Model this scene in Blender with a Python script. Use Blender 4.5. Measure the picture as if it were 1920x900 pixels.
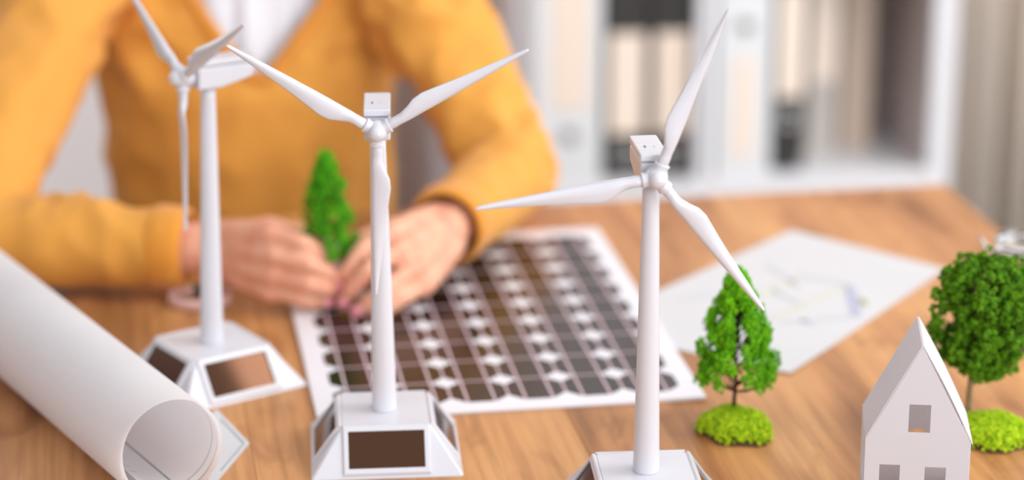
import bpy, bmesh, math, random
from mathutils import Vector, Matrix, noise
from mathutils.bvhtree import BVHTree

PI = math.pi
SC = bpy.context.scene
for o in list(bpy.data.objects):
    bpy.data.objects.remove(o)
COL = SC.collection

# ------------------------------------------------------------------ camera, world, light, exposure
TZ = 0.75                       # height of the table top
H = 0.804                       # camera height above the table top
F = 4733.0                      # focal length in pixels of a 1920 px wide frame
PITCH = math.radians(17.657)
cam = bpy.data.objects.new('camera', bpy.data.cameras.new('camera'))
COL.objects.link(cam)
cam.location = (0, 0, TZ + H)
cam.rotation_euler = (PI / 2 - PITCH, 0, 0)
cam.data.sensor_width = 36
cam.data.lens = F / 1920 * 36
cam.data.clip_start = 0.05
cam.data.dof.use_dof = True
cam.data.dof.focus_distance = 1.945
cam.data.dof.aperture_fstop = 2.1
SC.camera = cam

world = bpy.data.worlds.new('world')
SC.world = world
world.use_nodes = True
bg = world.node_tree.nodes['Background']
bg.inputs[0].default_value = (0.90, 0.94, 1.0, 1)
bg.inputs[1].default_value = 1.2


def area_light(name, loc, target, sx, sy, power, col):
    l = bpy.data.lights.new(name, 'AREA')
    l.shape = 'RECTANGLE'
    l.size, l.size_y, l.energy, l.color = sx, sy, power, col
    o = bpy.data.objects.new(name, l)
    COL.objects.link(o)
    o.location = loc
    o.rotation_euler = (Vector(target) - Vector(loc)).to_track_quat('-Z', 'Y').to_euler()
    return o


area_light('front_window_light', (2.4, -1.7, TZ + .80), (-0.1, 2.4, TZ + .1), 2.4, 1.8, 98, (1.0, 0.985, 0.985))
area_light('window_light', (2.05, 1.84, TZ + 2.2), (0.2, 1.84, TZ + .9), 1.15, 1.3, 40, (1.0, 0.96, 0.92))
area_light('far_fill_light', (-2.2, 3.9, TZ + .9), (0.1, 4.5, TZ + .1), 1.0, 1.4, 20, (1.0, 0.98, 0.97))  # added fill, not a real window; lifts the back wall and curtain strip
area_light('side_fill_light', (2.3, 3.2, TZ + 1.3), (0.0, 4.5, TZ + .3), 1.2, 1.8, 34, (1.0, 0.985, 0.97))  # fill lamp added to brighten back wall, shelf and curtains, no known window

SC.view_settings.view_transform = 'Standard'
SC.view_settings.look = 'None'
SC.view_settings.gamma = 1
SC.view_settings.use_curve_mapping = False
SC.view_settings.exposure = -0.02


# ------------------------------------------------------------------ helpers
def ray(px, py):
    fw = Vector((0, math.cos(PITCH), -math.sin(PITCH)))
    up = Vector((0, math.sin(PITCH), math.cos(PITCH)))
    return fw * F + Vector((1, 0, 0)) * (px - 960) + up * (450 - py)


def gp(px, py, z=0.0):
    """where a sight line meets the level z above the table top"""
    d = ray(px, py)
    t = (z - H) / d.z
    return Vector((0, 0, H)) + d * t + Vector((0, 0, TZ))


def yp(px, py, y):
    d = ray(px, py)
    return Vector((0, 0, TZ + H)) + d * (y / d.y)


def lin(r, g, b):
    def f(c):
        c /= 255
        return c / 12.92 if c <= 0.04045 else ((c + 0.055) / 1.055) ** 2.4
    return (f(r), f(g), f(b), 1)


def mat(name, color, rough=0.5, spec=0.5, metal=0, noise_amt=0, noise_scale=30, bump=0, bump_scale=200,
        sub=0, coat=0, trans=0, sheen=0, color2=None, stretch=(1, 1, 1)):
    m = bpy.data.materials.new(name)
    m.use_nodes = True
    nt = m.node_tree
    b = nt.nodes['Principled BSDF']
    b.inputs['Base Color'].default_value = color
    b.inputs['Roughness'].default_value = rough
    b.inputs['Specular IOR Level'].default_value = spec
    b.inputs['Metallic'].default_value = metal
    b.inputs['Coat Weight'].default_value = coat
    b.inputs['Transmission Weight'].default_value = trans
    b.inputs['Sheen Weight'].default_value = sheen
    if sub:
        b.inputs['Subsurface Weight'].default_value = sub
        b.inputs['Subsurface Radius'].default_value = (1, 0.35, 0.2)
        b.inputs['Subsurface Scale'].default_value = 0.008
    tc = nt.nodes.new('ShaderNodeTexCoord')
    mp = nt.nodes.new('ShaderNodeMapping')
    mp.inputs['Scale'].default_value = stretch
    nt.links.new(tc.outputs['Object'], mp.inputs['Vector'])
    if noise_amt:
        n = nt.nodes.new('ShaderNodeTexNoise')
        n.inputs['Scale'].default_value = noise_scale
        n.inputs['Detail'].default_value = 4
        r = nt.nodes.new('ShaderNodeValToRGB')
        r.color_ramp.elements[0].position = 0.3
        r.color_ramp.elements[1].position = 0.7
        c2 = color2 or tuple(c * (1 - noise_amt) for c in color[:3]) + (1,)
        r.color_ramp.elements[0].color = c2
        r.color_ramp.elements[1].color = color
        nt.links.new(mp.outputs[0], n.inputs['Vector'])
        nt.links.new(n.outputs[0], r.inputs[0])
        nt.links.new(r.outputs[0], b.inputs['Base Color'])
    if bump:
        n = nt.nodes.new('ShaderNodeTexNoise')
        n.inputs['Scale'].default_value = bump_scale
        n.inputs['Detail'].default_value = 3
        bp = nt.nodes.new('ShaderNodeBump')
        bp.inputs['Strength'].default_value = bump
        bp.inputs['Distance'].default_value = 0.001
        nt.links.new(mp.outputs[0], n.inputs['Vector'])
        nt.links.new(n.outputs[0], bp.inputs['Height'])
        nt.links.new(bp.outputs[0], b.inputs['Normal'])
    return m


def obj(name, bm, m, parent=None, smooth=False, recalc=True, kind=None):
    if recalc:
        bmesh.ops.recalc_face_normals(bm, faces=bm.faces[:])
    me = bpy.data.meshes.new(name)
    bm.to_mesh(me)
    bm.free()
    if m:
        me.materials.append(m)
    if smooth:
        for p in me.polygons:
            p.use_smooth = True
    o = bpy.data.objects.new(name, me)
    COL.objects.link(o)
    if parent:
        o.parent = parent
    if kind:
        o['kind'] = kind
    return o


def tag(o, label, cat, group=None, kind=None):
    o['label'] = label
    o['category'] = cat
    if group:
        o['group'] = group
    if kind:
        o['kind'] = kind
    return o


def thing(name, label, cat, loc=(0, 0, 0), rz=0, group=None):
    o = bpy.data.objects.new(name, None)
    o.empty_display_size = 0.02
    COL.objects.link(o)
    o.location = loc
    o.rotation_euler = (0, 0, rz)
    return tag(o, label, cat, group)


def box(bm, x0, x1, y0, y1, z0, z1, bev=0, mtx=None):
    r = bmesh.ops.create_cube(bm, size=1)
    vs = r['verts']
    for v in vs:
        v.co = Vector(((x0 + x1) / 2 + v.co.x * (x1 - x0), (y0 + y1) / 2 + v.co.y * (y1 - y0),
                       (z0 + z1) / 2 + v.co.z * (z1 - z0)))
    if mtx:
        for v in vs:
            v.co = mtx @ v.co
    if bev:
        es = list({e for v in vs for e in v.link_edges})
        bmesh.ops.bevel(bm, geom=es, offset=bev, segments=2, affect='EDGES', profile=0.6)
    return bm


def rings(bm, rs, cap=True, closed=True):
    """loft a list of rings (lists of Vectors)"""
    vv = [[bm.verts.new(p) for p in r] for r in rs]
    n = len(rs[0])
    for a, b in zip(vv, vv[1:]):
        for i in range(n if closed else n - 1):
            j = (i + 1) % n
            bm.faces.new((a[i], a[j], b[j], b[i]))
    if cap:
        bm.faces.new(vv[0][::-1])
        bm.faces.new(vv[-1])
    return vv


def lathe(bm, prof, seg=32, center=Vector((0, 0, 0)), mtx=None, cap=True):
    rs = []
    for r, z in prof:
        ring = [Vector((r * math.cos(2 * PI * i / seg), r * math.sin(2 * PI * i / seg), z)) for i in range(seg)]
        rs.append([(mtx @ p if mtx else p) + center for p in ring])
    return rings(bm, rs, cap)


def frame_of(d):
    d = d.normalized()
    a = Vector((0, 0, 1)) if abs(d.z) < 0.9 else Vector((1, 0, 0))
    u = d.cross(a).normalized()
    return u, d.cross(u).normalized()


def tube(bm, pts, rad, seg=8, cap=True):
    pts = [Vector(p) for p in pts]
    if not isinstance(rad, (list, tuple)):
        rad = [rad] * len(pts)
    rs = []
    u = None
    for i, p in enumerate(pts):
        d = (pts[min(i + 1, len(pts) - 1)] - pts[max(i - 1, 0)]).normalized()
        if u is None:
            u, _ = frame_of(d)
        u = (u - d * u.dot(d)).normalized()
        w = d.cross(u)
        rs.append([p + rad[i] * (u * math.cos(2 * PI * k / seg) + w * math.sin(2 * PI * k / seg)) for k in range(seg)])
    rings(bm, rs, cap)


def poly(bm, pts, z0, z1):
    a = [bm.verts.new((p[0], p[1], z0)) for p in pts]
    b = [bm.verts.new((p[0], p[1], z1)) for p in pts]
    n = len(pts)
    bm.faces.new(a[::-1])
    bm.faces.new(b)
    for i in range(n):
        bm.faces.new((a[i], a[(i + 1) % n], b[(i + 1) % n], b[i]))


def sphere(bm, c, r, sub=2, scale=(1, 1, 1)):
    q = bmesh.ops.create_icosphere(bm, subdivisions=sub, radius=1)
    for v in q['verts']:
        v.co = Vector(c) + Vector((v.co.x * r * scale[0], v.co.y * r * scale[1], v.co.z * r * scale[2]))


def capsule_chain(bm, pts, rad, seg=14):
    """closed tapered limb: frusta with a ball at every joint, overlapping"""
    for i, (p, r) in enumerate(zip(pts, rad)):
        sphere(bm, p, r, 3 if r > 0.012 else 2)
        if i:
            a, b = Vector(pts[i - 1]), Vector(p)
            u, w = frame_of(b - a)
            rs = []
            for q, rr in ((a, rad[i - 1]), (b, r)):
                rs.append([q + rr * (u * math.cos(2 * PI * k / seg) + w * math.sin(2 * PI * k / seg)) for k in range(seg)])
            rings(bm, rs)


def voxel(bm, size, smooth_it=2, factor=0.5):
    """unite overlapping closed shapes into one continuous skin"""
    bmesh.ops.recalc_face_normals(bm, faces=bm.faces[:])
    me = bpy.data.meshes.new('tmp')
    bm.to_mesh(me)
    bm.free()
    o = bpy.data.objects.new('tmp', me)
    COL.objects.link(o)
    r = o.modifiers.new('r', 'REMESH')
    r.mode = 'VOXEL'
    r.voxel_size = size
    s = o.modifiers.new('s', 'SMOOTH')
    s.iterations = smooth_it
    s.factor = factor
    dg = bpy.context.evaluated_depsgraph_get()
    out = bmesh.new()
    out.from_mesh(bpy.data.meshes.new_from_object(o.evaluated_get(dg)))
    bpy.data.objects.remove(o)
    return out


# ------------------------------------------------------------------ materials
M_white = mat('white_plastic', (0.62, 0.62, 0.665, 1), rough=0.28, spec=0.45, coat=0.15)
M_cell = mat('solar_glass', (0.080, 0.036, 0.019, 1), rough=0.10, spec=0.3, metal=0.75)
M_slot = mat('dark_slot', (0.12, 0.11, 0.12, 1), rough=0.5)
M_paper = mat('white_paper', (0.64, 0.64, 0.655, 1), rough=0.65, spec=0.3, bump=0.05, bump_scale=600)
M_card = mat('white_card', (0.80, 0.795, 0.83, 1), rough=0.7, spec=0.25, bump=0.06, bump_scale=500)
M_teal = mat('teal_ink', lin(62, 112, 118), rough=0.6)
M_ink = mat('grey_ink', lin(200, 202, 210), rough=0.6)
M_ink2 = mat('yellow_grey_ink', lin(208, 207, 188), rough=0.6)
M_ink3 = mat('olive_ink', lin(160, 164, 120), rough=0.6)
M_bark = mat('bark', lin(70, 48, 32), rough=0.8, noise_amt=0.5, noise_scale=300, bump=0.6, bump_scale=800)
M_bark2 = mat('pale_bark', lin(158, 136, 98), rough=0.8, noise_amt=0.4, noise_scale=300, bump=0.6, bump_scale=800)
M_leaf1 = mat('bright_leaf_flock', lin(134, 206, 22), rough=0.75, spec=0.2, noise_amt=0.6, noise_scale=160, color2=lin(66, 146, 6))
M_leaf2 = mat('deep_leaf_flock', lin(108, 158, 20), rough=0.75, spec=0.2, noise_amt=0.6, noise_scale=140, color2=lin(48, 100, 6))
M_leaf3 = mat('vivid_leaf_flock', lin(104, 190, 24), rough=0.75, spec=0.2, noise_amt=0.5, noise_scale=120, color2=lin(30, 120, 8))
M_moss = mat('yellow_green_moss', lin(206, 228, 44), rough=0.8, spec=0.2, noise_amt=0.5, noise_scale=200, color2=lin(134, 182, 14))
M_soil = mat('brown_pad', lin(110, 82, 52), rough=0.9, noise_amt=0.3)
M_knit = mat('mustard_knit', lin(222, 157, 72), rough=0.85, spec=0.15, sheen=0.1, noise_amt=0.06, noise_scale=10, bump=0.5, bump_scale=420)
M_rib = mat('mustard_rib', lin(218, 144, 54), rough=0.85, spec=0.15, sheen=0.25, bump=0.6, bump_scale=300)
M_shirt = mat('white_shirt', lin(226, 226, 232), rough=0.8, spec=0.2, bump=0.1)
M_skin = mat('skin', lin(232, 176, 146), rough=0.5, spec=0.35, sub=0.3, noise_amt=0.12, noise_scale=45, color2=lin(222, 152, 124))
M_nail = mat('pink_nail', lin(250, 158, 170), rough=0.2, spec=0.6)
M_hair = mat('brown_hair', lin(78, 50, 34), rough=0.5, noise_amt=0.4, noise_scale=60, stretch=(1, 1, 0.1))
M_trouser = mat('dark_trousers', lin(60, 64, 80), rough=0.85)
M_strap = mat('pale_pink_strap', lin(226, 186, 178), rough=0.45)
M_black = mat('black_glass', (0.012, 0.012, 0.014, 1), rough=0.15)
M_shelf = mat('white_shelf_board', lin(226, 226, 230), rough=0.4)
M_bwhite = mat('white_binder', lin(222, 224, 226), rough=0.4)
M_bblack = mat('black_binder', lin(44, 40, 38), rough=0.5, noise_amt=0.3, noise_scale=40)
M_bgrey = mat('grey_binder', lin(186, 178, 172), rough=0.5)
M_bbeige = mat('beige_binder', lin(196, 176, 158), rough=0.5)
M_label = mat('cream_label', lin(240, 222, 206), rough=0.7)
M_ring = mat('steel', (0.55, 0.55, 0.55, 1), rough=0.3, metal=0.9)
M_inner = mat('taupe_lining', lin(218, 208, 206), rough=0.7)
M_wall = mat('grey_wall_paint', lin(240, 235, 236), rough=0.85, bump=0.1, bump_scale=100)
M_taupe = mat('taupe_curtain', lin(240, 214, 202), rough=0.9, noise_amt=0.1, noise_scale=4)
M_beige = mat('beige_curtain', lin(248, 236, 222), rough=0.9, noise_amt=0.10, noise_scale=5, stretch=(4, 4, 0.3))
M_floor = mat('grey_floor', lin(120, 112, 106), rough=0.6, noise_amt=0.2, noise_scale=5)


def mat_glass():
    m = bpy.data.materials.new('clear_glass')
    m.use_nodes = True
    b = m.node_tree.nodes['Principled BSDF']
    b.inputs['Base Color'].default_value = (0.97, 0.99, 0.98, 1)
    b.inputs['Roughness'].default_value = 0.02
    b.inputs['IOR'].default_value = 1.45
    b.inputs['Transmission Weight'].default_value = 1
    return m


M_glass = mat_glass()


def mat_wood():
    m = bpy.data.materials.new('oiled_oak')
    m.use_nodes = True
    nt = m.node_tree
    N, L = nt.nodes, nt.links
    b = N['Principled BSDF']
    b.inputs['Roughness'].default_value = 0.42
    b.inputs['Specular IOR Level'].default_value = 0.35
    tc = N.new('ShaderNodeTexCoord')
    oi = N.new('ShaderNodeObjectInfo')
    ad = N.new('ShaderNodeVectorMath'); ad.operation = 'ADD'
    ml = N.new('ShaderNodeVectorMath'); ml.operation = 'SCALE'; ml.inputs['Scale'].default_value = 7.0
    cb = N.new('ShaderNodeCombineXYZ')
    L.new(oi.outputs['Random'], cb.inputs[0]); L.new(oi.outputs['Random'], cb.inputs[1])
    L.new(cb.outputs[0], ml.inputs[0])
    L.new(tc.outputs['Object'], ad.inputs[0]); L.new(ml.outputs[0], ad.inputs[1])

    def ns(scale, st, det=4, dist=0.0):
        mp = N.new('ShaderNodeMapping'); mp.inputs['Scale'].default_value = st
        n = N.new('ShaderNodeTexNoise'); n.inputs['Scale'].default_value = scale
        n.inputs['Detail'].default_value = det; n.inputs['Distortion'].default_value = dist
        L.new(ad.outputs[0], mp.inputs[0]); L.new(mp.outputs[0], n.inputs['Vector'])
        return n.outputs[0]

    def ramp(src, stops):
        r = N.new('ShaderNodeValToRGB')
        e = r.color_ramp.elements
        e[0].position, e[0].color = stops[0]
        e[1].position, e[1].color = stops[-1]
        for p, c in stops[1:-1]:
            q = e.new(p); q.color = c
        L.new(src, r.inputs[0])
        return r.outputs[0]

    def mix(kind, f, a, c):
        x = N.new('ShaderNodeMix'); x.data_type = 'RGBA'; x.blend_type = kind
        if isinstance(f, float): x.inputs[0].default_value = f
        else: L.new(f, x.inputs[0])
        L.new(a, x.inputs[6]); L.new(c, x.inputs[7])
        return x.outputs[2]
    base = ramp(ns(9, (1, 0.16, 1), 5, 0.6), [(0.28, lin(150, 99, 58)), (0.5, lin(201, 143, 90)), (0.72, lin(223, 169, 110))])
    fine = ramp(ns(150, (1, 0.035, 1), 3), [(0.3, (0.72, 0.68, 0.64, 1)), (0.6, (1, 1, 1, 1))])
    patch = ramp(ns(16, (1, 0.35, 1), 6, 1.2), [(0.55, (1, 1, 1, 1)), (0.70, (0.62, 0.52, 0.46, 1))])
    c = mix('MULTIPLY', 0.95, base, fine)
    c = mix('MULTIPLY', 0.95, c, patch)
    hs = N.new('ShaderNodeHueSaturation')
    mr = N.new('ShaderNodeMapRange')
    mr.inputs['To Min'].default_value = 0.92; mr.inputs['To Max'].default_value = 1.06
    L.new(oi.outputs['Random'], mr.inputs[0]); L.new(mr.outputs[0], hs.inputs['Value'])
    L.new(c, hs.inputs['Color'])
    L.new(hs.outputs[0], b.inputs['Base Color'])
    bp = N.new('ShaderNodeBump'); bp.inputs['Strength'].default_value = 0.25; bp.inputs['Distance'].default_value = 0.0005
    L.new(ns(220, (1, 0.04, 1), 3), bp.inputs['Height']); L.new(bp.outputs[0], b.inputs['Normal'])
    return m


M_wood = mat_wood()

def make_translucent(m, f, col):
    nt = m.node_tree
    b = nt.nodes['Principled BSDF']
    t = nt.nodes.new('ShaderNodeBsdfTranslucent'); t.inputs[0].default_value = col
    x = nt.nodes.new('ShaderNodeMixShader'); x.inputs[0].default_value = f
    nt.links.new(b.outputs[0], x.inputs[1]); nt.links.new(t.outputs[0], x.inputs[2])
    nt.links.new(x.outputs[0], nt.nodes['Material Output'].inputs['Surface'])


make_translucent(M_card, .42, (.9, .88, .9, 1))

# ------------------------------------------------------------------ the room
bm = bmesh.new(); box(bm, -4, 4, -1.5, 4.95, -0.05, 0)
obj('floor', bm, M_floor, kind='structure')
bm = bmesh.new(); box(bm, -2.6, 4, 4.60, 4.70, 0, 3.4)
obj('wall_back', bm, M_wall, kind='structure')
bm = bmesh.new(); box(bm, -2.6, -2.5, -1.5, 4.95, 0, 3.4)
obj('unseen_wall_left', bm, mat('unseen_wall_paint', lin(150, 132, 118), rough=.9), kind='structure')  # unseen wall, added and kept dark to cut ambient light from the left
bm = bmesh.new(); box(bm, -2.5, 4, 4.58, 4.60, 0, 0.1, 0.004)
obj('baseboard_back', bm, M_shelf, kind='structure')


bm = bmesh.new(); box(bm, -2.6, 1.7, 2.3, 4.7, 3.4, 3.5)
obj('shade_ceiling', bm, mat('shade_ceiling_paint', lin(190, 182, 176), rough=.9), kind='structure')  # unseen part ceiling, added over the person to shade the arms from the sky

# table: boards side by side with open joints, apron and four legs
TYAW = math.radians(9.5)
corner = Vector((0.488, 2.734, TZ))
table = thing('dining_table', 'large oiled oak table of long boards under all the models', 'table',
              (corner.x, corner.y, 0), TYAW)
LEN, WID = 1.75, 1.75            # towards the viewer, towards the left
# the joint seen by the middle turbine
jp = Matrix.Rotation(-TYAW, 3, 'Z') @ (Vector((-0.216, 1.945, 0)) - Vector((corner.x, corner.y, 0)))
bw = abs(jp.x) / 3
nb = int(WID / bw) + 1
for i in range(nb):
    bm = bmesh.new()
    box(bm, -(i + 1) * bw + 0.0001, -i * bw - 0.0001, -LEN, 0, TZ - 0.036, TZ, 0.0006)
    obj('board', bm, M_wood, table)
WID = nb * bw
bm = bmesh.new()
box(bm, -WID + 0.08, -0.08, -LEN + 0.08, -0.08, TZ - 0.044, TZ - 0.0355)
obj('underframe', bm, M_wood, table)
bm = bmesh.new()
for a in ((-WID + .1, -.1, -.13, -.10), (-WID + .1, -.1, -LEN + .10, -LEN + .13), (-.13, -.10, -LEN + .1, -.1), (-WID + .1, -WID + .13, -LEN + .1, -.1)):
    box(bm, *a, TZ - 0.12, TZ - 0.043)
obj('apron', bm, M_wood, table)
for sx in (-0.13, -WID + 0.13):
    for sy in (-0.13, -LEN + 0.13):
        bm = bmesh.new(); box(bm, sx - .035, sx + .035, sy - .035, sy + .035, 0, TZ - 0.043, 0.004)
        obj('leg', bm, M_wood, table)


# ------------------------------------------------------------------ wind turbine models
BB, BT, HB, HH, HD, BL = 0.0617, 0.0362, 0.0366, 0.2440, 0.0240, 0.1365


def blade_mesh(mtx):
    bm = bmesh.new()
    st = [(0.008, .0043, .0043, .0043, 90), (0.016, .0043, .0043, .0042, 90), (0.024, .0043, .0050, .0038, 60), (0.031, .0042, .0078, .0030, 42),
          (0.038, .0042, .0108, .0024, 30), (0.046, .0042, .0116, .0021, 24), (0.055, .0041, .0103, .0019, 19), (0.068, .0038, .0084, .0017, 15),
          (0.085, .0034, .0064, .0015, 12), (0.102, .0029, .0047, .0013, 9), (0.118, .0024, .0031, .0011, 7), (0.130, .0019, .0019, .0010, 5),
          (0.1345, .0016, .0014, .0009, 5), (0.1365, .0008, .0006, .0005, 5)]
    rs = []
    n = 16
    for s, lo, hi, th, tw in st:
        ring = []
        k = math.radians(tw * 0.55 if s > 0.02 else 0)
        for i in range(n):
            a = 2 * PI * i / n
            c, q = math.cos(a), math.sin(a)
            x = (hi if c > 0 else lo) * c          # chordwise, the belly on the +x side
            z = th * q * (1 - 0.35 * max(c, 0) if s > 0.03 else 1)
            z += 0.0016 * (1 - c * c) * (1 if s > 0.03 else 0)
            xx = x * math.cos(k) - z * math.sin(k)
            zz = x * math.sin(k) + z * math.cos(k)
            ring.append(mtx @ Vector((s, xx, zz)))
        rs.append(ring)
    rings(bm, rs)
    return bm


def turbine(label, x, y, yaw, th, ph, lean, extra_panel=True):
    t = thing('wind_turbine_model', label, 'wind turbine', (x, y, TZ), 0, 'white solar wind turbine models')
    R = Matrix.Rotation(yaw, 4, 'Z')
    # base
    bm = bmesh.new()
    prof = [(BB, 0.0), (BB, 0.0007), (BT + 0.0006, HB - 0.0012), (BT - 0.0012, HB)]
    rs = []
    for h, z in prof:
        c = 0.0016
        pts = [(-h, -h + c), (-h + c, -h), (h - c, -h), (h, -h + c), (h, h - c), (h - c, h), (-h + c, h), (-h, h - c)]
        rs.append([R @ Vector((p[0], p[1], z)) for p in pts])
    rings(bm, rs)
    obj('base', bm, M_white, t)
    sl = math.hypot(BB - BT, HB)
    for k in range(4):
        # local frame on the sloping face: X along the edge, Y down the slope, Z outwards
        d = Vector((0, -1, 0))
        down = Vector((0, -(BB - BT), -HB)).normalized()
        nrm = Vector((0, -HB, (BB - BT))).normalized()
        A = Matrix(((1, down.x, nrm.x, 0), (0, down.y, nrm.y, -BT), (0, down.z, nrm.z, HB), (0, 0, 0, 1)))
        A = R @ Matrix.Rotation(k * PI / 2, 4, 'Z') @ A
        bm = bmesh.new()
        w0, w1, z1 = BT - 0.0006, BT - 0.0052, 0.0024
        s0, s1 = 0.0002, sl - 0.0030
        out = [(-w0, s0), (w0, s0), (w0, s1), (-w0, s1)]
        mid = [(-w0 + .0012, s0 + .0012), (w0 - .0012, s0 + .0012), (w0 - .0012, s1 - .0012), (-w0 + .0012, s1 - .0012)]
        inn = [(-w1, s0 + .0052), (w1, s0 + .0052), (w1, s1 - .0052), (-w1, s1 - .0052)]
        L0 = [A @ Vector((p[0], p[1], -0.0005)) for p in out]
        L1 = [A @ Vector((p[0], p[1], z1 - .0010)) for p in out]
        L2 = [A @ Vector((p[0], p[1], z1)) for p in mid]
        L3 = [A @ Vector((p[0], p[1], z1)) for p in inn]
        L4 = [A @ Vector((p[0], p[1], z1 - 0.0014)) for p in inn]
        rings(bm, [L0, L1, L2, L3, L4], cap=False)
        obj('panel_frame', bm, M_white, t)
        bm = bmesh.new()
        xs_ = [-(w1 + .0004) + 2 * (w1 + .0004) * i / 16 for i in range(17)]
        rings(bm, [[A @ Vector((x_, s0 + .0048, .0001)), A @ Vector((x_, s0 + .0048, z1 - .0010 - .6 * x_ * x_)), A @ Vector((x_, s1 - .0048, z1 - .0010 - .6 * x_ * x_)), A @ Vector((x_, s1 - .0048, .0001))] for x_ in xs_])
        obj('solar_panel', bm, M_cell, t)
    # tower
    up = Vector((math.sin(lean), 0, math.cos(lean)))
    base = Vector((0, 0, HB))
    T = base + up * HH
    q = Vector((0, 0, 1)).rotation_difference(up).to_matrix()
    bm = bmesh.new()
    lathe(bm, [(.0098, -.0004), (.0104, .0004), (.0104, .0012), (.0064, HH - .020), (.0062, HH - .008)], 40, base, q)
    obj('tower', bm, M_white, t, smooth=True)
    # nacelle frame: X across, Y backwards
    NM = Matrix.Translation(T) @ q.to_4x4() @ Matrix.Rotation(th, 4, 'Z')
    hw = 0.0104

    def side(y0, y1, z0, z1, zr, w, bev):
        b2 = bmesh.new()
        pr = [(y0, z0), (y0 + (y1 - y0) * 0.42, z0), (y1 - .002, zr), (y1, zr + .004), (y1, z1), (y0, z1)]
        a = [b2.verts.new((-w, p[0], p[1])) for p in pr]
        c = [b2.verts.new((w, p[0], p[1])) for p in pr]
        b2.faces.new(a); b2.faces.new(c[::-1])
        for i in range(len(pr)):
            j = (i + 1) % len(pr)
            b2.faces.new((a[j], a[i], c[i], c[j]))
        bmesh.ops.recalc_face_normals(b2, faces=b2.faces[:])
        bmesh.ops.bevel(b2, geom=b2.edges[:], offset=bev, segments=3, affect='EDGES', profile=0.6)
        for v in b2.verts:
            v.co = NM @ v.co
        return b2
    obj('nacelle', side(-.0135, .0400, -.0105, .0090, -.0035, hw, .0022), M_white, t, smooth=False)
    obj('nacelle_cover', side(-.0143, .0408, .0096, .0152, .0100, hw + .0003, .0013), M_white, t)
    for sx in (-1, 1):
        bm = bmesh.new()
        box(bm, sx * .0038 - .0007, sx * .0038 + .0007, .006, .0105, .0148, .0156, .0002, NM)
        obj('clip', bm, M_slot if sx < 0 else M_white, t)
    # rotor
    RM = Matrix.Translation(T) @ q.to_4x4() @ Matrix.Rotation(th, 4, 'Z') @ Matrix.Translation((0, -HD, 0)) @ Matrix.Rotation(PI / 2, 4, 'X')
    # RM local: X across, Y up, Z towards the front
    bm = bmesh.new()
    lathe(bm, [(.0035, -.0110), (.0060, -.0108), (.0082, -.0060), (.0086, -.0020), (.0082, .0020), (.0072, .0050), (.0070, .0052), (.0064, .0080), (.0048, .0105), (.0026, .0119), (.0006, .0123)], 36, mtx=None)
    for v in bm.verts:
        v.co = RM @ v.co
    hub = obj('hub', bm, M_white, t, smooth=True)
    for i in range(3):
        a = ph + i * 2 * PI / 3
        BM_ = RM @ Matrix.Rotation(a, 4, 'Z')
        bm = bmesh.new()
        CM = BM_ @ Matrix.Rotation(PI / 2, 4, 'Y')
        lathe(bm, [(.0053, .0055), (.0055, .0095), (.0060, .0099), (.0060, .0112), (.0048, .0116)], 24)
        for v in bm.verts:
            v.co = CM @ v.co
        obj('blade_socket', bm, M_white, t, smooth=False)
        obj('blade', blade_mesh(BM_), M_white, t, smooth=True)
    return t


turbine('white wind turbine model turned sideways behind the rolled paper, bright glossy panel', -0.2673, 2.1142, 0.6143, -0.9927, 2.6375, 0.022)
turbine('white wind turbine model facing forward at the corner of the black solar panel sheet', -0.1057, 1.9504, 0.0811, 0.0430, 0.4927, -0.0077)
turbine('white wind turbine model beside the small green tree, one blade before its crown', 0.1045, 1.8198, 0.0717, 0.1131, 1.1897, -0.0002)

# ------------------------------------------------------------------ solar panel sheet
PY = math.radians(9.08)
CW = 0.0510
o0 = Vector((-0.0592, 2.0953, 0))
ea = Vector((math.cos(PY), math.sin(PY), 0)); eb = Vector((-math.sin(PY), math.cos(PY), 0))
org = o0 - ea * (2 * CW) - eb * CW          # near left corner of the cell field
sp = thing('solar_panel_sheet', 'flat white framed solar panel with rows of black cells lying under the hands', 'solar panel', (org.x, org.y, TZ), PY)
bm = bmesh.new()
box(bm, -.0175, 6 * CW + .0175, -.0170, 9 * CW + .0260, 0, .0040, .0014)
obj('backing_board', bm, mat('panel_white', lin(232, 230, 236), rough=0.35), sp)
M_pv = mat('black_cell', (0.014, 0.009, 0.007, 1), rough=0.2, spec=0.3, noise_amt=0.35, noise_scale=12)
M_bus = mat('busbar_silver', lin(214, 188, 196), rough=0.5)
g = 0.0009
ch = 0.0118
h = CW / 2 - g
pts = [(-h + ch, -h), (h - ch, -h), (h, -h + ch), (h, h - ch), (h - ch, h), (-h + ch, h), (-h, h - ch), (-h, -h + ch)]
bm = bmesh.new(); poly(bm, pts, .0038, .0043)
bmesh.ops.recalc_face_normals(bm, faces=bm.faces[:])
me_cell = bpy.data.meshes.new('solar_cell'); bm.to_mesh(me_cell); bm.free(); me_cell.materials.append(M_pv)
bm = bmesh.new(); box(bm, -.0010, .0010, -CW / 2 + .001, CW / 2 - .001, .0042, .0046)
me_bus = bpy.data.meshes.new('busbar'); bm.to_mesh(me_bus); bm.free(); me_bus.materials.append(M_bus)
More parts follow.
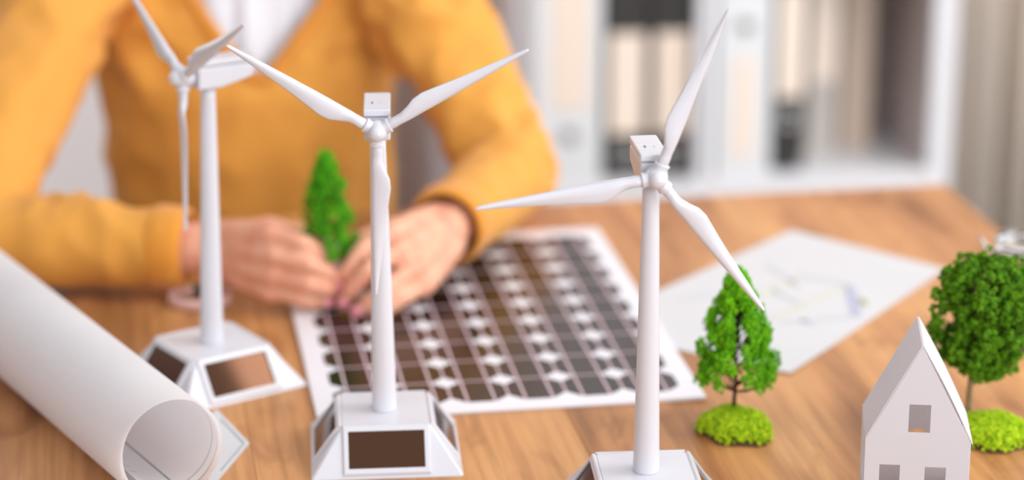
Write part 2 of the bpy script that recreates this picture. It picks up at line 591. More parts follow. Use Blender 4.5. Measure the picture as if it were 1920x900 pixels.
# interconnect lines printed between cells
bm = bmesh.new()
for j in range(1, 9):
    for i in range(6):
        box(bm, i * CW + ch + .001, (i + 1) * CW - ch - .001, j * CW - .0009, j * CW + .0009, .0039, .0044)
for i in range(1, 6):
    for j in range(9):
        box(bm, i * CW - .0009, i * CW + .0009, j * CW + ch + .001, (j + 1) * CW - ch - .001, .0039, .0044)
obj('cell_gap_line', bm, M_bus, sp)
for i in range(6):
    for j in range(9):
        c = bpy.data.objects.new('solar_cell', me_cell); COL.objects.link(c); c.parent = sp
        c.location = ((i + .5) * CW, (j + .5) * CW, 0)
        for s in (-1, 1):
            d = bpy.data.objects.new('busbar', me_bus); COL.objects.link(d); d.parent = c
            d.location = (s * CW * 0.235, 0, 0)

# ------------------------------------------------------------------ plan sheet
T_ = Vector((.2975, 2.559)); R_ = Vector((.4395, 2.428)); B_ = Vector((.2500, 2.126)); L_ = Vector((.062, 2.252))


def bil(u, v):
    """u from the left/top side to the right/bottom side, v from top to bottom of the sheet"""
    return (T_ * (1 - u) + L_ * u) * (1 - v) + (R_ * (1 - u) + B_ * u) * v


def sheet_z(u, v):
    return 0.0006 + 0.0035 * max(0, u - .75) * max(0, v - .6) * 10 * .4


plan = thing('plan_sheet', 'white paper sheet with a faint house drawing, behind the small tree', 'paper', (0, 0, TZ))
bm = bmesh.new()
n = 24
g0 = [[bm.verts.new((bil(i / n, j / n).x, bil(i / n, j / n).y, sheet_z(i / n, j / n))) for j in range(n + 1)] for i in range(n + 1)]
for i in range(n):
    for j in range(n):
        bm.faces.new((g0[i][j], g0[i + 1][j], g0[i + 1][j + 1], g0[i][j + 1]))
bmesh.ops.recalc_face_normals(bm, faces=bm.faces[:])
r = bmesh.ops.solidify(bm, geom=bm.faces[:], thickness=0.0003)
obj('sheet', bm, M_paper, plan, smooth=False)


def strokes(lines, m, w, name):
    bm = bmesh.new()
    for (a, b) in lines:
        a = gp(*a); b = gp(*b)
        a = Vector((a.x, a.y)); b = Vector((b.x, b.y))
        d = (b - a).normalized(); nn = Vector((-d.y, d.x)) * w / 2
        poly(bm, [a + nn, a - nn, b - nn, b + nn], 0.0008, 0.0012)
    return obj(name, bm, m, plan)


strokes([((1280, 562), (1340, 552)), ((1440, 498), (1500, 540)), ((1450, 545), (1500, 572)), ((1495, 516), (1598, 536)),
         ((1466, 606), (1612, 594)), ((1500, 600), (1530, 612))], M_ink, .0045, 'drawn_line')
strokes([((1594, 540), (1606, 592))], mat('lilac_ink', lin(178, 180, 204), rough=.6), .010, 'drawn_bar').name = 'drawn_wall'
strokes([((1420, 560), (1500, 522)), ((1450, 598), (1590, 538))], M_ink2, .006, 'drawn_roof_line')
strokes([((1614, 562), (1620, 574))], M_ink3, .008, 'drawn_dot')

# ------------------------------------------------------------------ paper roll
RR = 0.0452
pn = gp(326, 851, RR); pf = gp(-8, 577, RR)
ax = (pf - pn); ax.z = 0; ax.normalize()
RL = 0.60
roll = thing('rolled_paper', 'large white roll of drawing paper lying in the left foreground', 'paper roll', (pn.x, pn.y, TZ))
sd = ax.cross(Vector((0, 0, 1))).normalized()        # to the right of the roll as seen looking along it
turns = 2.11
ns, nl = 150, 10


def spiral(t):
    """t 0..1 from the innermost edge to the outer edge"""
    a = -2.1 + t * turns * 2 * PI
    rr = RR - 0.0002 - 0.0067 * (1 - t)
    c = Vector((-0.0022 * (1 - t), 0))
    return a, rr, c


bm = bmesh.new()
uv = bm.loops.layers.uv.new('uv')
grid = []
acc = 0
prev = None
us = []
for i in range(ns + 1):
    t = i / ns
    a, rr, c = spiral(t)
    off = Vector((0, 0, RR)) + sd * (rr * math.cos(a) + c.x) + Vector((0, 0, 1)) * (rr * math.sin(a) + 0.0060 * (1 - t))
    if prev is not None:
        acc += (off - prev).length
    prev = off
    us.append(acc)
    inset = 0.0018 * (1 - t)
    grid.append([bm.verts.new(off + ax * (inset + (RL - inset) * j / nl)) for j in range(nl + 1)])
for i in range(ns):
    for j in range(nl):
        f = bm.faces.new((grid[i][j], grid[i + 1][j], grid[i + 1][j + 1], grid[i][j + 1]))
        for lp, (ii, jj) in zip(f.loops, ((i, j), (i + 1, j), (i + 1, j + 1), (i, j + 1))):
            lp[uv].uv = (us[ii], RL * jj / nl)


FLIP = False


def mat_print(name, rects, base=(0.86, 0.86, 0.86, 1)):
    """paper with printed straight lines: each rect is (u0, u1, v0, v1) in metres on the unrolled sheet"""
    m = bpy.data.materials.new(name)
    m.use_nodes = True
    nt = m.node_tree; N, L = nt.nodes, nt.links
    b = N['Principled BSDF']
    b.inputs['Roughness'].default_value = 0.6
    b.inputs['Specular IOR Level'].default_value = 0.3
    tcn = N.new('ShaderNodeUVMap'); tcn.uv_map = 'uv'
    sx = N.new('ShaderNodeSeparateXYZ'); L.new(tcn.outputs[0], sx.inputs[0])

    def mth(op, a, b_):
        q = N.new('ShaderNodeMath'); q.operation = op
        for k, w in enumerate((a, b_)):
            if isinstance(w, (int, float)): q.inputs[k].default_value = w
            else: L.new(w, q.inputs[k])
        return q.outputs[0]
    tot = None
    for u0, u1, v0, v1 in rects:
        a = mth('MULTIPLY', mth('GREATER_THAN', sx.outputs[0], u0), mth('LESS_THAN', sx.outputs[0], u1))
        c = mth('MULTIPLY', mth('GREATER_THAN', sx.outputs[1], v0), mth('LESS_THAN', sx.outputs[1], v1))
        a = mth('MULTIPLY', a, c)
        tot = a if tot is None else mth('MAXIMUM', tot, a)
    x = N.new('ShaderNodeMix'); x.data_type = 'RGBA'
    x.inputs[6].default_value = base
    x.inputs[7].default_value = lin(26, 84, 94)
    ge = N.new('ShaderNodeNewGeometry')          # only the inner face of the sheet is printed
    if FLIP: tot = mth('MULTIPLY', tot, ge.outputs['Backfacing'])
    else: tot = mth('MULTIPLY', tot, mth('SUBTRACT', 1.0, ge.outputs['Backfacing']))
    L.new(tot, x.inputs[0]); L.new(x.outputs[2], b.inputs['Base Color'])
    tr = N.new('ShaderNodeBsdfTranslucent'); tr.inputs[0].default_value = (.96, .95, .98, 1)
    ms = N.new('ShaderNodeMixShader'); ms.inputs[0].default_value = .48
    L.new(b.outputs[0], ms.inputs[1]); L.new(tr.outputs[0], ms.inputs[2])
    L.new(ms.outputs[0], N['Material Output'].inputs['Surface'])
    return m


U1 = us[int(ns / turns)]          # one turn of the inner winding
# angle of the lengthwise line: low on the left inside of the tube
tl = (-1.32 + 2.1) / (turns * 2 * PI)
ul = us[min(ns, int(tl * ns))]
rects = [(0.0, acc - 0.02, 0.0085, 0.0097), (ul, ul + 0.0016, 0.009, RL),
         (ul - .030, ul - .029, 0.03, 0.30), (ul - .030, ul - .016, 0.05, 0.0510), (ul - .024, ul - .016, 0.062, 0.063)]
rl = obj('rolled_sheet', bm, mat_print('printed_paper', rects), roll, smooth=True, recalc=False)

rl.data.materials.append(mat_print('plain_paper', [(-2, -1, 0, 0)]))

# flat loose corner sticking out under the roll
c0 = gp(468, 832); c1 = gp(420, 782); c2 = gp(408, 903)
d1 = (c1 - c0); d2 = (c2 - c0)
P4 = [c0, c0 + d1 * 1.3, c0 + d1 * 1.3 + d2 * 1.0, c0 + d2 * 1.15]
bm = bmesh.new()
poly(bm, [(p.x - pn.x, p.y - pn.y) for p in P4], 0.0002, 0.0005)
obj('loose_corner', bm, M_paper, roll)
bm = bmesh.new()
i0 = c0 + (d1.normalized() + d2.normalized()) * 0.0075
for dd, w in ((d1, .0010), (d2, .0006)):
    e = i0 + dd.normalized() * 0.06
    nn = Vector((-dd.y, dd.x, 0)).normalized() * w / 2
    poly(bm, [((q).x - pn.x, (q).y - pn.y) for q in (i0 + nn, i0 - nn, e - nn, e + nn)], 0.0004, 0.0007)
obj('printed_border', bm, M_teal, roll)

# ------------------------------------------------------------------ paper house
ZE = 0.066
fl = gp(1624, 822, ZE); fr = gp(1820, 829, ZE); bl_ = gp(1606, 763, ZE)
wv = fr - fl
W = wv.length
hy = math.atan2(wv.y, wv.x)
dep = (bl_ - fl).dot(Vector((-math.sin(hy), math.cos(hy), 0)))
# ridge height from the sight line of the front apex
mid = (fl + fr) / 2 + Vector((math.cos(hy), math.sin(hy), 0)) * W * 0.012
d = ray(1731, 650)
za = H + d.z * (mid.y / d.y)
house = thing('paper_house_model', 'small white folded card house with steep gable and square cut windows', 'model house', ((fl.x + fr.x) / 2, (fl.y + fr.y) / 2, TZ), hy)
th_ = 0.0004


def card(bm, outline, holes, mtx, thick):
    """one sheet of card in the XZ plane with rectangular cut-outs"""
    es = []
    for loop in [outline] + [[(a, c), (b, c), (b, d_), (a, d_)] for a, b, c, d_ in holes]:
        vs = [bm.verts.new((p[0], 0, p[1])) for p in loop]
        es += [bm.edges.new((vs[i], vs[(i + 1) % len(vs)])) for i in range(len(vs))]
    bmesh.ops.triangle_fill(bm, edges=es, use_beauty=True, use_dissolve=False, normal=(0, -1, 0))
    ex = bmesh.ops.extrude_face_region(bm, geom=bm.faces[:])
    for v in ex['geom']:
        if isinstance(v, bmesh.types.BMVert):
            v.co.y += thick
    for v in bm.verts:
        v.co = mtx @ v.co


hw2 = W / 2
wz = H
# front gable: real cut-outs; gable part above the eaves from a clipped fan
scale_px = W / 197.0


def hx(px):
    return (px - 1722.0) * scale_px


def front(bm, yoff, holes):
    card(bm, [(-hw2, 0), (hw2, 0), (hw2, ZE), (0, za - 0.0001), (-hw2, ZE)], holes, Matrix.Translation((0, yoff, 0)), th_)


def pz(py, px=1722):
    d_ = ray(px, py)
    return H + d_.z * (((fl.y + fr.y) / 2) / d_.y)


up_w = (hx(1702), hx(1743), pz(811), pz(759))
lw1 = (hx(1651), hx(1690), pz(873) - 0.018, pz(873))
lw2 = (hx(1737), hx(1777), pz(875) - 0.018, pz(875))
HO = [lw1, lw2, up_w]
bm = bmesh.new(); front(bm, 0, HO)
obj('front_gable', bm, M_card, house)
yr = (fl.y + fr.y) / 2 + dep
kx = yr / ((fl.y + fr.y) / 2)


def rz_(py):
    d_ = ray(1722, py)
    return H + d_.z * (yr / d_.y)


REAR = [(hx(1702) * kx + .006, hx(1732) * kx + .006, rz_(822), rz_(803))]
bm = bmesh.new(); front(bm, dep, REAR)
obj('rear_gable', bm, M_card, house)
bm = bmesh.new()
card(bm, [(0, 0), (dep, 0), (dep, ZE), (0, ZE)], [(dep * .25, dep * .45, ZE * .30, ZE * .60), (dep * .6, dep * .8, ZE * .30, ZE * .60)],
                Matrix.Translation((-hw2, 0, 0)) @ Matrix.Rotation(PI / 2, 4, 'Z'), th_)
obj('side_wall', bm, M_card, house)
bm = bmesh.new()
card(bm, [(0, 0), (dep, 0), (dep, ZE), (0, ZE)], [(dep * .4, dep * .65, ZE * .25, ZE * .6)], Matrix.Translation((hw2 + th_, 0, 0)) @ Matrix.Rotation(PI / 2, 4, 'Z'), th_)
obj('side_wall', bm, M_card, house)
for s in (-1, 1):
    bm = bmesh.new()
    rise = za - ZE
    ex = 1.0 if s < 0 else 1.03
    nx = 10
    top, bot = [], []
    for i in range(nx + 1):
        k = i / nx * ex
        bow = 0.0011 * math.sin(PI * min(k, 1)) * (1 if s > 0 else 0.2)
        x = s * (hw2 * k + bow + 0.0006)
        z = za + 0.0008 - rise * k + bow * .5
        top.append([Vector((x, -.0004, z)), Vector((x, dep + .0015, z)), Vector((x - s * .0005, dep + .0015, z - .0004)), Vector((x - s * .0005, -.0004, z - .0004))])
    rings(bm, top)
    obj('roof_panel', bm, M_card, house)


# ------------------------------------------------------------------ model trees
ICO = bmesh.new()
bmesh.ops.create_icosphere(ICO, subdivisions=1, radius=1)
ICO_V = [tuple(v.co) for v in ICO.verts]
ICO_F = [tuple(v.index for v in f.verts) for f in ICO.faces]
ICO.free()


class Lumps:
    """many small uneven tufts gathered into one mesh"""
    def __init__(self):
        self.v, self.f = [], []

    def add(self, c, r, rnd, stretch=1.0):
        a = rnd.random() * 6.28
        ca, sa = math.cos(a), math.sin(a)
        b = len(self.v)
        for x, y, z in ICO_V:
            k = r * (0.55 + 0.85 * rnd.random())
            self.v.append((c[0] + k * (x * ca - y * sa), c[1] + k * (x * sa + y * ca), c[2] + k * z * stretch))
        self.f += [(i + b, j + b, k + b) for i, j, k in ICO_F]

    def build(self, name, m, parent):
        me = bpy.data.meshes.new(name)
        me.from_pydata(self.v, [], self.f)
        me.materials.append(m)
        o = bpy.data.objects.new(name, me); COL.objects.link(o); o.parent = parent
        o['kind'] = 'stuff'
        return o


def grass_pad(t, outline_r, cz, seed, big=1.0):
    rnd = random.Random(seed)
    ax_, ay_ = outline_r
    bm = bmesh.new()
    rs = []
    n = 28
    wob = [1 + 0.10 * math.sin(2 * a * 2 * PI / n + seed) + 0.06 * math.sin(5 * a * 2 * PI / n + 2 * seed) for a in range(n)]
    for k, z in ((1.0, 0.0), (1.0, 0.0016), (0.90, 0.0026)):
        rs.append([Vector((ax_ * k * wob[i] * math.cos(2 * PI * i / n), ay_ * k * wob[i] * math.sin(2 * PI * i / n), z)) for i in range(n)])
    rings(bm, rs)
    obj('ground_disc', bm, M_soil, t)
    lm = Lumps()
    for i in range(2800):
        a = rnd.random() * 2 * PI
        q = math.sqrt(rnd.random())
        w = wob[int(a / 2 / PI * n) % n]
        h_ = cz * (1 - q ** 3.5) ** 0.5
        p = Vector((ax_ * q * w * math.cos(a), ay_ * q * w * math.sin(a), 0.001 + h_ * (0.6 + 0.4 * rnd.random())))
        d = Vector((rnd.uniform(-1, 1), rnd.uniform(-1, 1), rnd.uniform(-.3, 1))).normalized()
        for k in range(3):
            lm.add(p + d * k * 0.0010 * big, 0.00085 * big, rnd)
            d = (d + Vector((rnd.uniform(-1, 1), rnd.uniform(-1, 1), rnd.uniform(-.7, .6))) * 0.8).normalized()
    lm.build('grass', M_moss, t)


def tree(label, name, loc, height, crown, leaf_m, bark_m, pad, seed, trunk_r, nclump, blob, feather=1.0, group='miniature model trees', dens=42, trunk_bend=0.0, pad_off=(0, 0), crown_off=0.0, knobs=0, slit=False):
    """crown(h, a) gives the crown radius at relative height h 0..1"""
    rnd = random.Random(seed)
    t = thing(name, label, 'model tree', loc, 0, group)
    z0, z1 = height
    bm = bmesh.new()
    n = 10
    tp = []
    for i in range(n + 1):
        k = i / n
        z = k * (z0 + (z1 - z0) * .93)
        tp.append(Vector((trunk_bend * math.sin(k * 7) + 0.0006 * math.sin(5 * k * 3 + seed), 0.0006 * math.cos(9 * k), z)))
    tube(bm, tp, [trunk_r * (1.25 if i == 0 else 1 - 0.8 * i / n) for i in range(n + 1)], 9)
    obj('trunk', bm, bark_m, t, smooth=True)
    centres = []
    for i in range(nclump):
        hh = (i + 0.5) / nclump
        a = i * 2.399963 + rnd.uniform(-.3, .3)
        q = rnd.choice((1.0, 0.92, 0.72, 0.45))
        if hh < .16:
            q = max(q, .8)
        if slit and hh < .14 and crown(hh, a) * q * abs(math.cos(a)) < .012:
            continue
        if slit and (math.sin(a) < .25 and abs(crown(hh, a) * q * math.cos(a)) < .0045 and hh < .8):
            continue
        R_c = crown(hh, a) * q
        z = z0 + (z1 - z0) * hh
        centres.append(Vector((crown_off + R_c * .88 * math.cos(a), R_c * .88 * math.sin(a), z)))
    bm = bmesh.new()
    for i, c in enumerate(centres):
        if i % 4 == 0:
            st = Vector((tp[0].x, 0, max(z0 * .75, c.z - 0.013 - 0.3 * Vector((c.x, c.y)).length)))
            m_ = (st + c) / 2 + Vector((0, 0, -0.002))
            tube(bm, [st, m_, c], [trunk_r * .42, trunk_r * .26, trunk_r * .10], 5)
    obj('branches', bm, bark_m, t, kind='stuff')
    lm = Lumps()
    for c in centres:
        cr = blob * rnd.uniform(3.2, 4.6)
        if knobs:
            for k in range(knobs):
                v = Vector((rnd.gauss(0, 1), rnd.gauss(0, 1), rnd.gauss(0, 1))).normalized() * cr * rnd.uniform(.8, 1.0)
                kr = blob * rnd.uniform(.95, 1.5)
                lm.add(c + v, kr * .8, rnd)
                for k2 in range(dens):
                    w = Vector((rnd.gauss(0, 1), rnd.gauss(0, 1), rnd.gauss(0, 1))).normalized() * kr
                    lm.add(c + v + w, blob * rnd.uniform(.28, .42), rnd)
        else:
            for k in range(dens):
                v = Vector((rnd.gauss(0, 1), rnd.gauss(0, 1), rnd.gauss(0, 1))).normalized() * cr * rnd.uniform(.55, 1.0)
                v.z *= feather
                lm.add(c + v, blob * rnd.uniform(.5, 1.0), rnd, feather)
    lm.build('foliage', leaf_m, t)
    if pad:
        e = bpy.data.objects.new('grass_mound', None); COL.objects.link(e); e.parent = t
        e.location = (pad_off[0], pad_off[1], 0)
        grass_pad(e, pad[:2], pad[2], seed)
    return t


def cr1(h, a):
    return 0.0425 * (1 - h) ** 0.66 * (0.86 + 0.14 * min(1, h * 6)) * (1 + .12 * math.sin(3 * a)) + 0.001


p1 = gp(1376, 797)
tree('small bright green leafy tree on yellow-green grass, right of the rightmost turbine', 'model_tree', p1, (0.041, 0.136), cr1, M_leaf1, M_bark,
     (0.0300, 0.0330, 0.0180), 3, 0.0021, 260, 0.00120, 1.5, dens=40, pad_off=(0.0, -0.018), slit=True)


def cr2(h, a):
    return 0.044 * max(0.05, 1 - abs(2 * h - 1.06) ** 2.6) ** 0.5 * (1 + .07 * math.sin(4 * a + 1))


p2 = gp(1813, 800)
tree('dark green round-crowned tree behind the paper house', 'model_tree', p2, (0.050, 0.147), cr2, M_leaf2, M_bark2,
     (0.0300, 0.0360, 0.0180), 8, 0.0032, 130, 0.0022, 1.0, dens=13, trunk_bend=0.0010, pad_off=(0.0165, -0.027), crown_off=0.010, knobs=17)


def cr3(h, a):
    return 0.0290 * (1 - h) ** 0.66 * (0.72 + .28 * min(1, h * 7)) * (1 + .10 * math.sin(h * 20)) + 0.0025


p3 = Vector((-0.1775, 2.311, TZ + 0.0052))
tree('conical vivid green tree held between the fingertips', 'model_tree', p3, (0.050, 0.148), cr3, M_leaf3, M_bark,
     (0.010, 0.010, 0.006), 5, 0.0016, 90, 0.0016, 1.1, dens=40, pad_off=(.002, -.006))

# ------------------------------------------------------------------ glass jar with a wire clip
jc = gp(1918, 640)
jar = thing('glass_jar', 'clear glass clip-top jar at the right edge behind the round tree', 'jar', (jc.x + 0.006, jc.y + .005, TZ))
jar.scale = (1.0, 1.0, 0.96)
bm = bmesh.new()
lathe(bm, [(.036, .0), (.040, .003), (.040, .075), (.036, .084), (.033, .088), (.034, .092), (.032, .093), (.031, .088), (.0375, .076), (.0375, .006), (.034, .003), (.004, .003)], 48)
obj('jar_body', bm, M_glass, jar, smooth=True)
bm = bmesh.new()
lathe(bm, [(.034, .0), (.037, .002), (.037, .006), (.033, .010), (.020, .013), (.002, .014)], 40, Vector((0, 0, .0945)))
obj('jar_lid', bm, M_glass, jar, smooth=True)
bm = bmesh.new()
lathe(bm, [(.033, .0), (.036, .0003), (.036, .0013), (.033, .0016), (.033, .0)], 40, Vector((0, 0, .0930)), cap=False)
obj('rubber_seal', bm, mat('pale_rubber', lin(226, 206, 186), rough=.6), jar)
bm = bmesh.new()
tube(bm, [Vector((.0358 * math.cos(a * PI / 18), .0358 * math.sin(a * PI / 18), .086)) for a in range(37)], .0011, 6)
tube(bm, [(-.036, -.008, .086), (-.041, -.010, .092), (-.047, -.010, .098), (-.050, -.008, .103), (-.050, 0, .105), (-.050, .008, .103), (-.047, .010, .098), (-.041, .010, .092), (-.036, .008, .086)], .0014, 6)
tube(bm, [(-.041, -.009, .092), (-.036, -.012, .103), (-.015, -.012, .110), (.015, -.012, .110), (.036, -.008, .10)], .0011, 6)
obj('wire_clip', bm, M_ring, jar, smooth=True)
bm = bmesh.new()
lathe(bm, [(.002, .0032), (.0345, .0036), (.0368, .0062), (.0368, .020), (.034, .022), (.002, .022)], 30)
obj('dried_herbs', bm, mat('olive_filling', lin(170, 130, 86), rough=.8, noise_amt=.5, noise_scale=150, color2=lin(120, 108, 60)), jar)

# ------------------------------------------------------------------ shelf with binders
SY = math.radians(8.0)
so = yp(1779, 338, 3.95)                  # lower right front corner of the open bay
S = thing('bookcase', 'white open bookcase behind the table holding office binders', 'bookcase', (so.x, so.y, 0), SY)
z_floor = yp(1735, 318, 3.95).z           # top of the bay floor
px2m = 3.95 * 1.0 / F / math.cos(0) * 1.035
SW = (1779 - 990) * px2m * 1.005
SDp = 0.33
TH = 0.026
zb = [0.08, z_floor - 0.385, z_floor, z_floor + 0.385, z_floor + 0.77]
for nm, x0, x1 in (('side_panel', -0.036, 0), ('side_panel', -SW, -SW + .018)):
    bm = bmesh.new(); box(bm, x0, x1, 0, SDp, 0, zb[-1] + .0, .0015)
    obj(nm, bm, M_shelf, S)
for z in zb:
    bm = bmesh.new(); box(bm, -SW + .018, -.036, 0.001, SDp - .006, z - .032, z, .001)
    obj('shelf_board', bm, M_shelf, S)


def sx_of(px, y_in=0.0):
    """shelf-local x of a sight line at inset y_in"""
    d_ = ray(px, 300)
    # solve on plane through so with normal along shelf depth
    nrm = Vector((-math.sin(SY), math.cos(SY), 0))
    o_ = Vector((0, 0, TZ + H))
    t_ = ((so + nrm * y_in) - o_).dot(nrm) / d_.dot(nrm)
    p_ = o_ + d_ * t_
    return (p_ - so).dot(Vector((math.cos(SY), math.sin(SY), 0)))


bm = bmesh.new(); box(bm, -SW + .018, -.036, SDp - .006, SDp, 0.05, zb[-1])
obj('back_panel', bm, M_inner, S)
xp = sx_of(1317)
for k in range(len(zb) - 1):
    bm = bmesh.new(); box(bm, xp - .012, xp + .012, 0.001, SDp - .006, zb[k], zb[k + 1] - .032, .001)
    obj('divider', bm, M_shelf, S)
bm = bmesh.new(); box(bm, -.0375, -.036, .022, SDp - .006, zb[2], zb[3] - .032)
obj('side_lining', bm, M_inner, S)


def binder(px0, px1, inset, m, label, cat='binder', lab=None, ring_y=None, rz=0, ht=.318):
    x0, x1 = sx_of(px0, inset), sx_of(px1, inset)
    w = x1 - x0
    rot = Matrix.Rotation(SY, 3, 'Z')
    loc = Vector((so.x, so.y, 0)) + rot @ Vector(((x0 + x1) / 2, inset, z_floor))
    t = thing('binder', label, cat, loc, SY + rz, 'binders on the bookcase shelf')
    bm = bmesh.new()
    dp = SDp - inset - .012
    box(bm, -w / 2, w / 2, 0, .0025, 0, ht, .0008)
    box(bm, -w / 2, -w / 2 + .0025, 0, dp, 0, ht, .0008)
    box(bm, w / 2 - .0025, w / 2, 0, dp, 0, ht, .0008)
    obj('cover', bm, m, t)
    bm = bmesh.new(); box(bm, -w / 2 + .004, w / 2 - .004, .012, dp - .01, .004, ht - .012)
    obj('paper_stack', bm, M_paper, t)
    if lab:
        lw, lz0, lz1 = lab
        bm = bmesh.new(); box(bm, -w * lw / 2, w * lw / 2, -.0012, .0006, lz0, lz1, .0004)
        obj('spine_label', bm, M_label, t)
    if ring_y is not None:
        bm = bmesh.new()
        pts = [Vector((.012 * math.cos(a * PI / 12), -.001, ring_y + .012 * math.sin(a * PI / 12))) for a in range(25)]
        tube(bm, pts, .0022, 6)
        obj('finger_ring', bm, M_ring, t)
        bm = bmesh.new()
        lathe(bm, [(.0105, -.0008), (.0105, .0008)], 20, Vector((0, -.0006, ring_y)), Matrix.Rotation(PI / 2, 3, 'X'))
        obj('finger_hole', bm, M_slot, t)
    return t


def zz(py, y=3.9):
    return yp(1200, py, y).z - z_floor


binder(1006, 1128, .004, M_bwhite, 'wide white binder with cream label at the left end of the shelf', lab=(.58, zz(195), zz(-40)), ring_y=zz(245))
binder(1133, 1214, .022, M_bblack, 'left one of the paired black binders with cream spine labels', lab=(.80, zz(250), zz(62)), ring_y=zz(290))
binder(1218, 1299, .022, M_bblack, 'right one of the paired black binders, against the white divider', lab=(.80, zz(250), zz(62)), ring_y=zz(290))
binder(1338, 1443, .004, M_bwhite, 'white binder with narrow pink-cream label right of the divider', lab=(.36, zz(298), zz(110)), ring_y=zz(50))
binder(1450, 1503, .030, M_bblack, 'narrow black binder right of the white binder', lab=(.85, zz(195), zz(-10)), ring_y=zz(235))
binder(1508, 1566, .110, M_bgrey, 'grey binder with cream label pushed back in the shelf', lab=(.80, zz(190), zz(-30)))
binder(1572, 1628, .150, M_bbeige, 'beige binder nearest the dark inner side of the bookcase')


# ------------------------------------------------------------------ curtains
def curtain(x0, x1, y, z0, z1, m, label, waves, amp, dense=12):
    bm = bmesh.new()
    n = waves * dense
    rows = []
    for k in range(2):
        ring = []
        for i in range(n + 1):
            s = i / n
            ring.append(Vector((x0 + (x1 - x0) * s, y + amp * math.sin(s * waves * 2 * PI) + amp * .4 * math.sin(s * waves * 4.3 * PI + 1), (z0, z1)[k])))
        rows.append(ring)
    rings(bm, rows, cap=False, closed=False)
    o = obj('curtain', bm, m, None, smooth=True)
    md_ = o.modifiers.new('t', 'SOLIDIFY'); md_.thickness = .004
    tag(o, label, 'curtain', 'curtains along the back wall')
    return o


YC = 4.50
curtain(yp(1795, 200, YC).x, yp(2150, 200, YC).x, YC, 0.02, 2.5, M_beige, 'beige curtain in soft folds right of the bookcase', 5, .045)
curtain(yp(700, 200, YC).x, yp(806, 200, YC).x, YC, 0.02, 2.5, M_taupe, 'taupe curtain strip seen between the torso and the bent arm', 3, .012)
curtain(yp(918, 200, YC).x, yp(1012, 200, YC).x, YC, 0.02, 2.5, M_taupe, 'taupe curtain strip between the shoulder and the bookcase', 2, .012)

# ------------------------------------------------------------------ the person
PX, PYc = -0.302, 2.795         # torso centre
person = thing('person', 'person in a mustard V-neck sweater holding a small tree at the table', 'person', (PX, PYc, 0))
OFF = Vector((PX, PYc, 0))


def P(x, y, z):
    """table-level coordinates to the person's local frame"""
    return Vector((x, y, z + TZ)) - OFF


SHR, ELR, WRR = P(-.482, 2.77, .262), P(-.540, 2.385, .046), P(-.290, 2.345, .048)
SHL, ELL, WRL = P(-.128, 2.77, .262), P(-.008, 2.600, .050), P(-.068, 2.385, .055)


def torso_rings(k, zt):
    out = []
    for z, a, b, yo in ((-.30, .165, .125, .03), (-.20, .170, .125, .02), (-.08, .162, .122, -.012), (.03, .162, .122, -.006), (.12, .168, .122, .0), (.19, .170, .110, .010),
                        (.245, .165, .092, .022), (.285, .135, .075, .02), (.312, .085, .062, .03), (zt, .055, .055, .03)):
        out.append([Vector((PX, PYc + yo, z + TZ)) - OFF + Vector((a * k * math.cos(2 * PI * i / 40), b * k * math.sin(2 * PI * i / 40), 0)) for i in range(40)])
    return out


# bare body: head, neck, trunk, arms and hands in one skin
bm = bmesh.new()
rings(bm, torso_rings(.72, .335))
headc = P(-.290, 2.755, .495)
capsule_chain(bm, [P(PX, 2.83, .30), P(-.288, 2.79, .42)], [.052, .050])
sphere(bm, headc, 1, 3, (.074, .092, .105))
sphere(bm, headc + Vector((0, -.03, -.055)), 1, 3, (.052, .055, .055))
capsule_chain(bm, [headc + Vector((0, -.088, .012)), headc + Vector((0, -.104, -.018))], [.008, .012])
for s in (-1, 1):
    sphere(bm, headc + Vector((s * .075, .01, -.008)), 1, 2, (.008, .018, .030))
    sphere(bm, headc + Vector((s * .038, -.064, -.028)), .028, 2)
    sphere(bm, headc + Vector((s * .030, -.078, .028)), 1, 2, (.022, .012, .008))
sphere(bm, headc + Vector((0, -.084, -.052)), 1, 2, (.022, .010, .006))
sphere(bm, headc + Vector((0, -.083, -.064)), 1, 2, (.018, .010, .006))
for sh, el, wr in ((SHR, ELR, WRR), (SHL, ELL, WRL)):
    capsule_chain(bm, [sh, sh.lerp(el, .5), el, el.lerp(wr, .3), el.lerp(wr, .75), wr], [.050, .043, .036, .038, .028, .0245])


def hand(bm, wrist, mcps, chains, thumb, rad=1.0):
    # palm: overlapping tapered limbs from the wrist to every knuckle
    for i, m_ in enumerate(mcps):
        w = wrist + (m_ - sum(mcps, Vector()) / 4) * .45
        capsule_chain(bm, [w, w.lerp(m_, .55), m_], [.0165, .0145, .0112], 12)
    for a, b in zip(mcps, mcps[1:]):
        capsule_chain(bm, [(a + wrist) / 2, (b + wrist) / 2], [.0150, .0150], 12)
    for ch_, r0 in chains:
        capsule_chain(bm, ch_, [r0, r0 * .98, r0 * .90, r0 * .76], 12)
    capsule_chain(bm, thumb, [.0150, .0125, .0105, .0085], 12)


# right hand (left in the picture), back of the hand towards the viewer
mR = [P(-.230, 2.296, .080), P(-.226, 2.288, .060), P(-.227, 2.287, .040), P(-.231, 2.292, .022)]
cR = [([mR[0], P(-.199, 2.285, .074), P(-.183, 2.294, .060), P(-.178, 2.304, .049)], .0088),
      ([mR[1], P(-.192, 2.276, .055), P(-.177, 2.286, .044), P(-.173, 2.298, .036)], .0090),
      ([mR[2], P(-.194, 2.274, .036), P(-.178, 2.283, .028), P(-.172, 2.294, .023)], .0086),
      ([mR[3], P(-.203, 2.279, .020), P(-.188, 2.284, .014), P(-.179, 2.291, .0125)], .0076)]
tR = [P(-.272, 2.345, .060), P(-.238, 2.350, .068), P(-.205, 2.342, .062), P(-.180, 2.326, .052)]
hand(bm, WRR, mR, cR, tR)
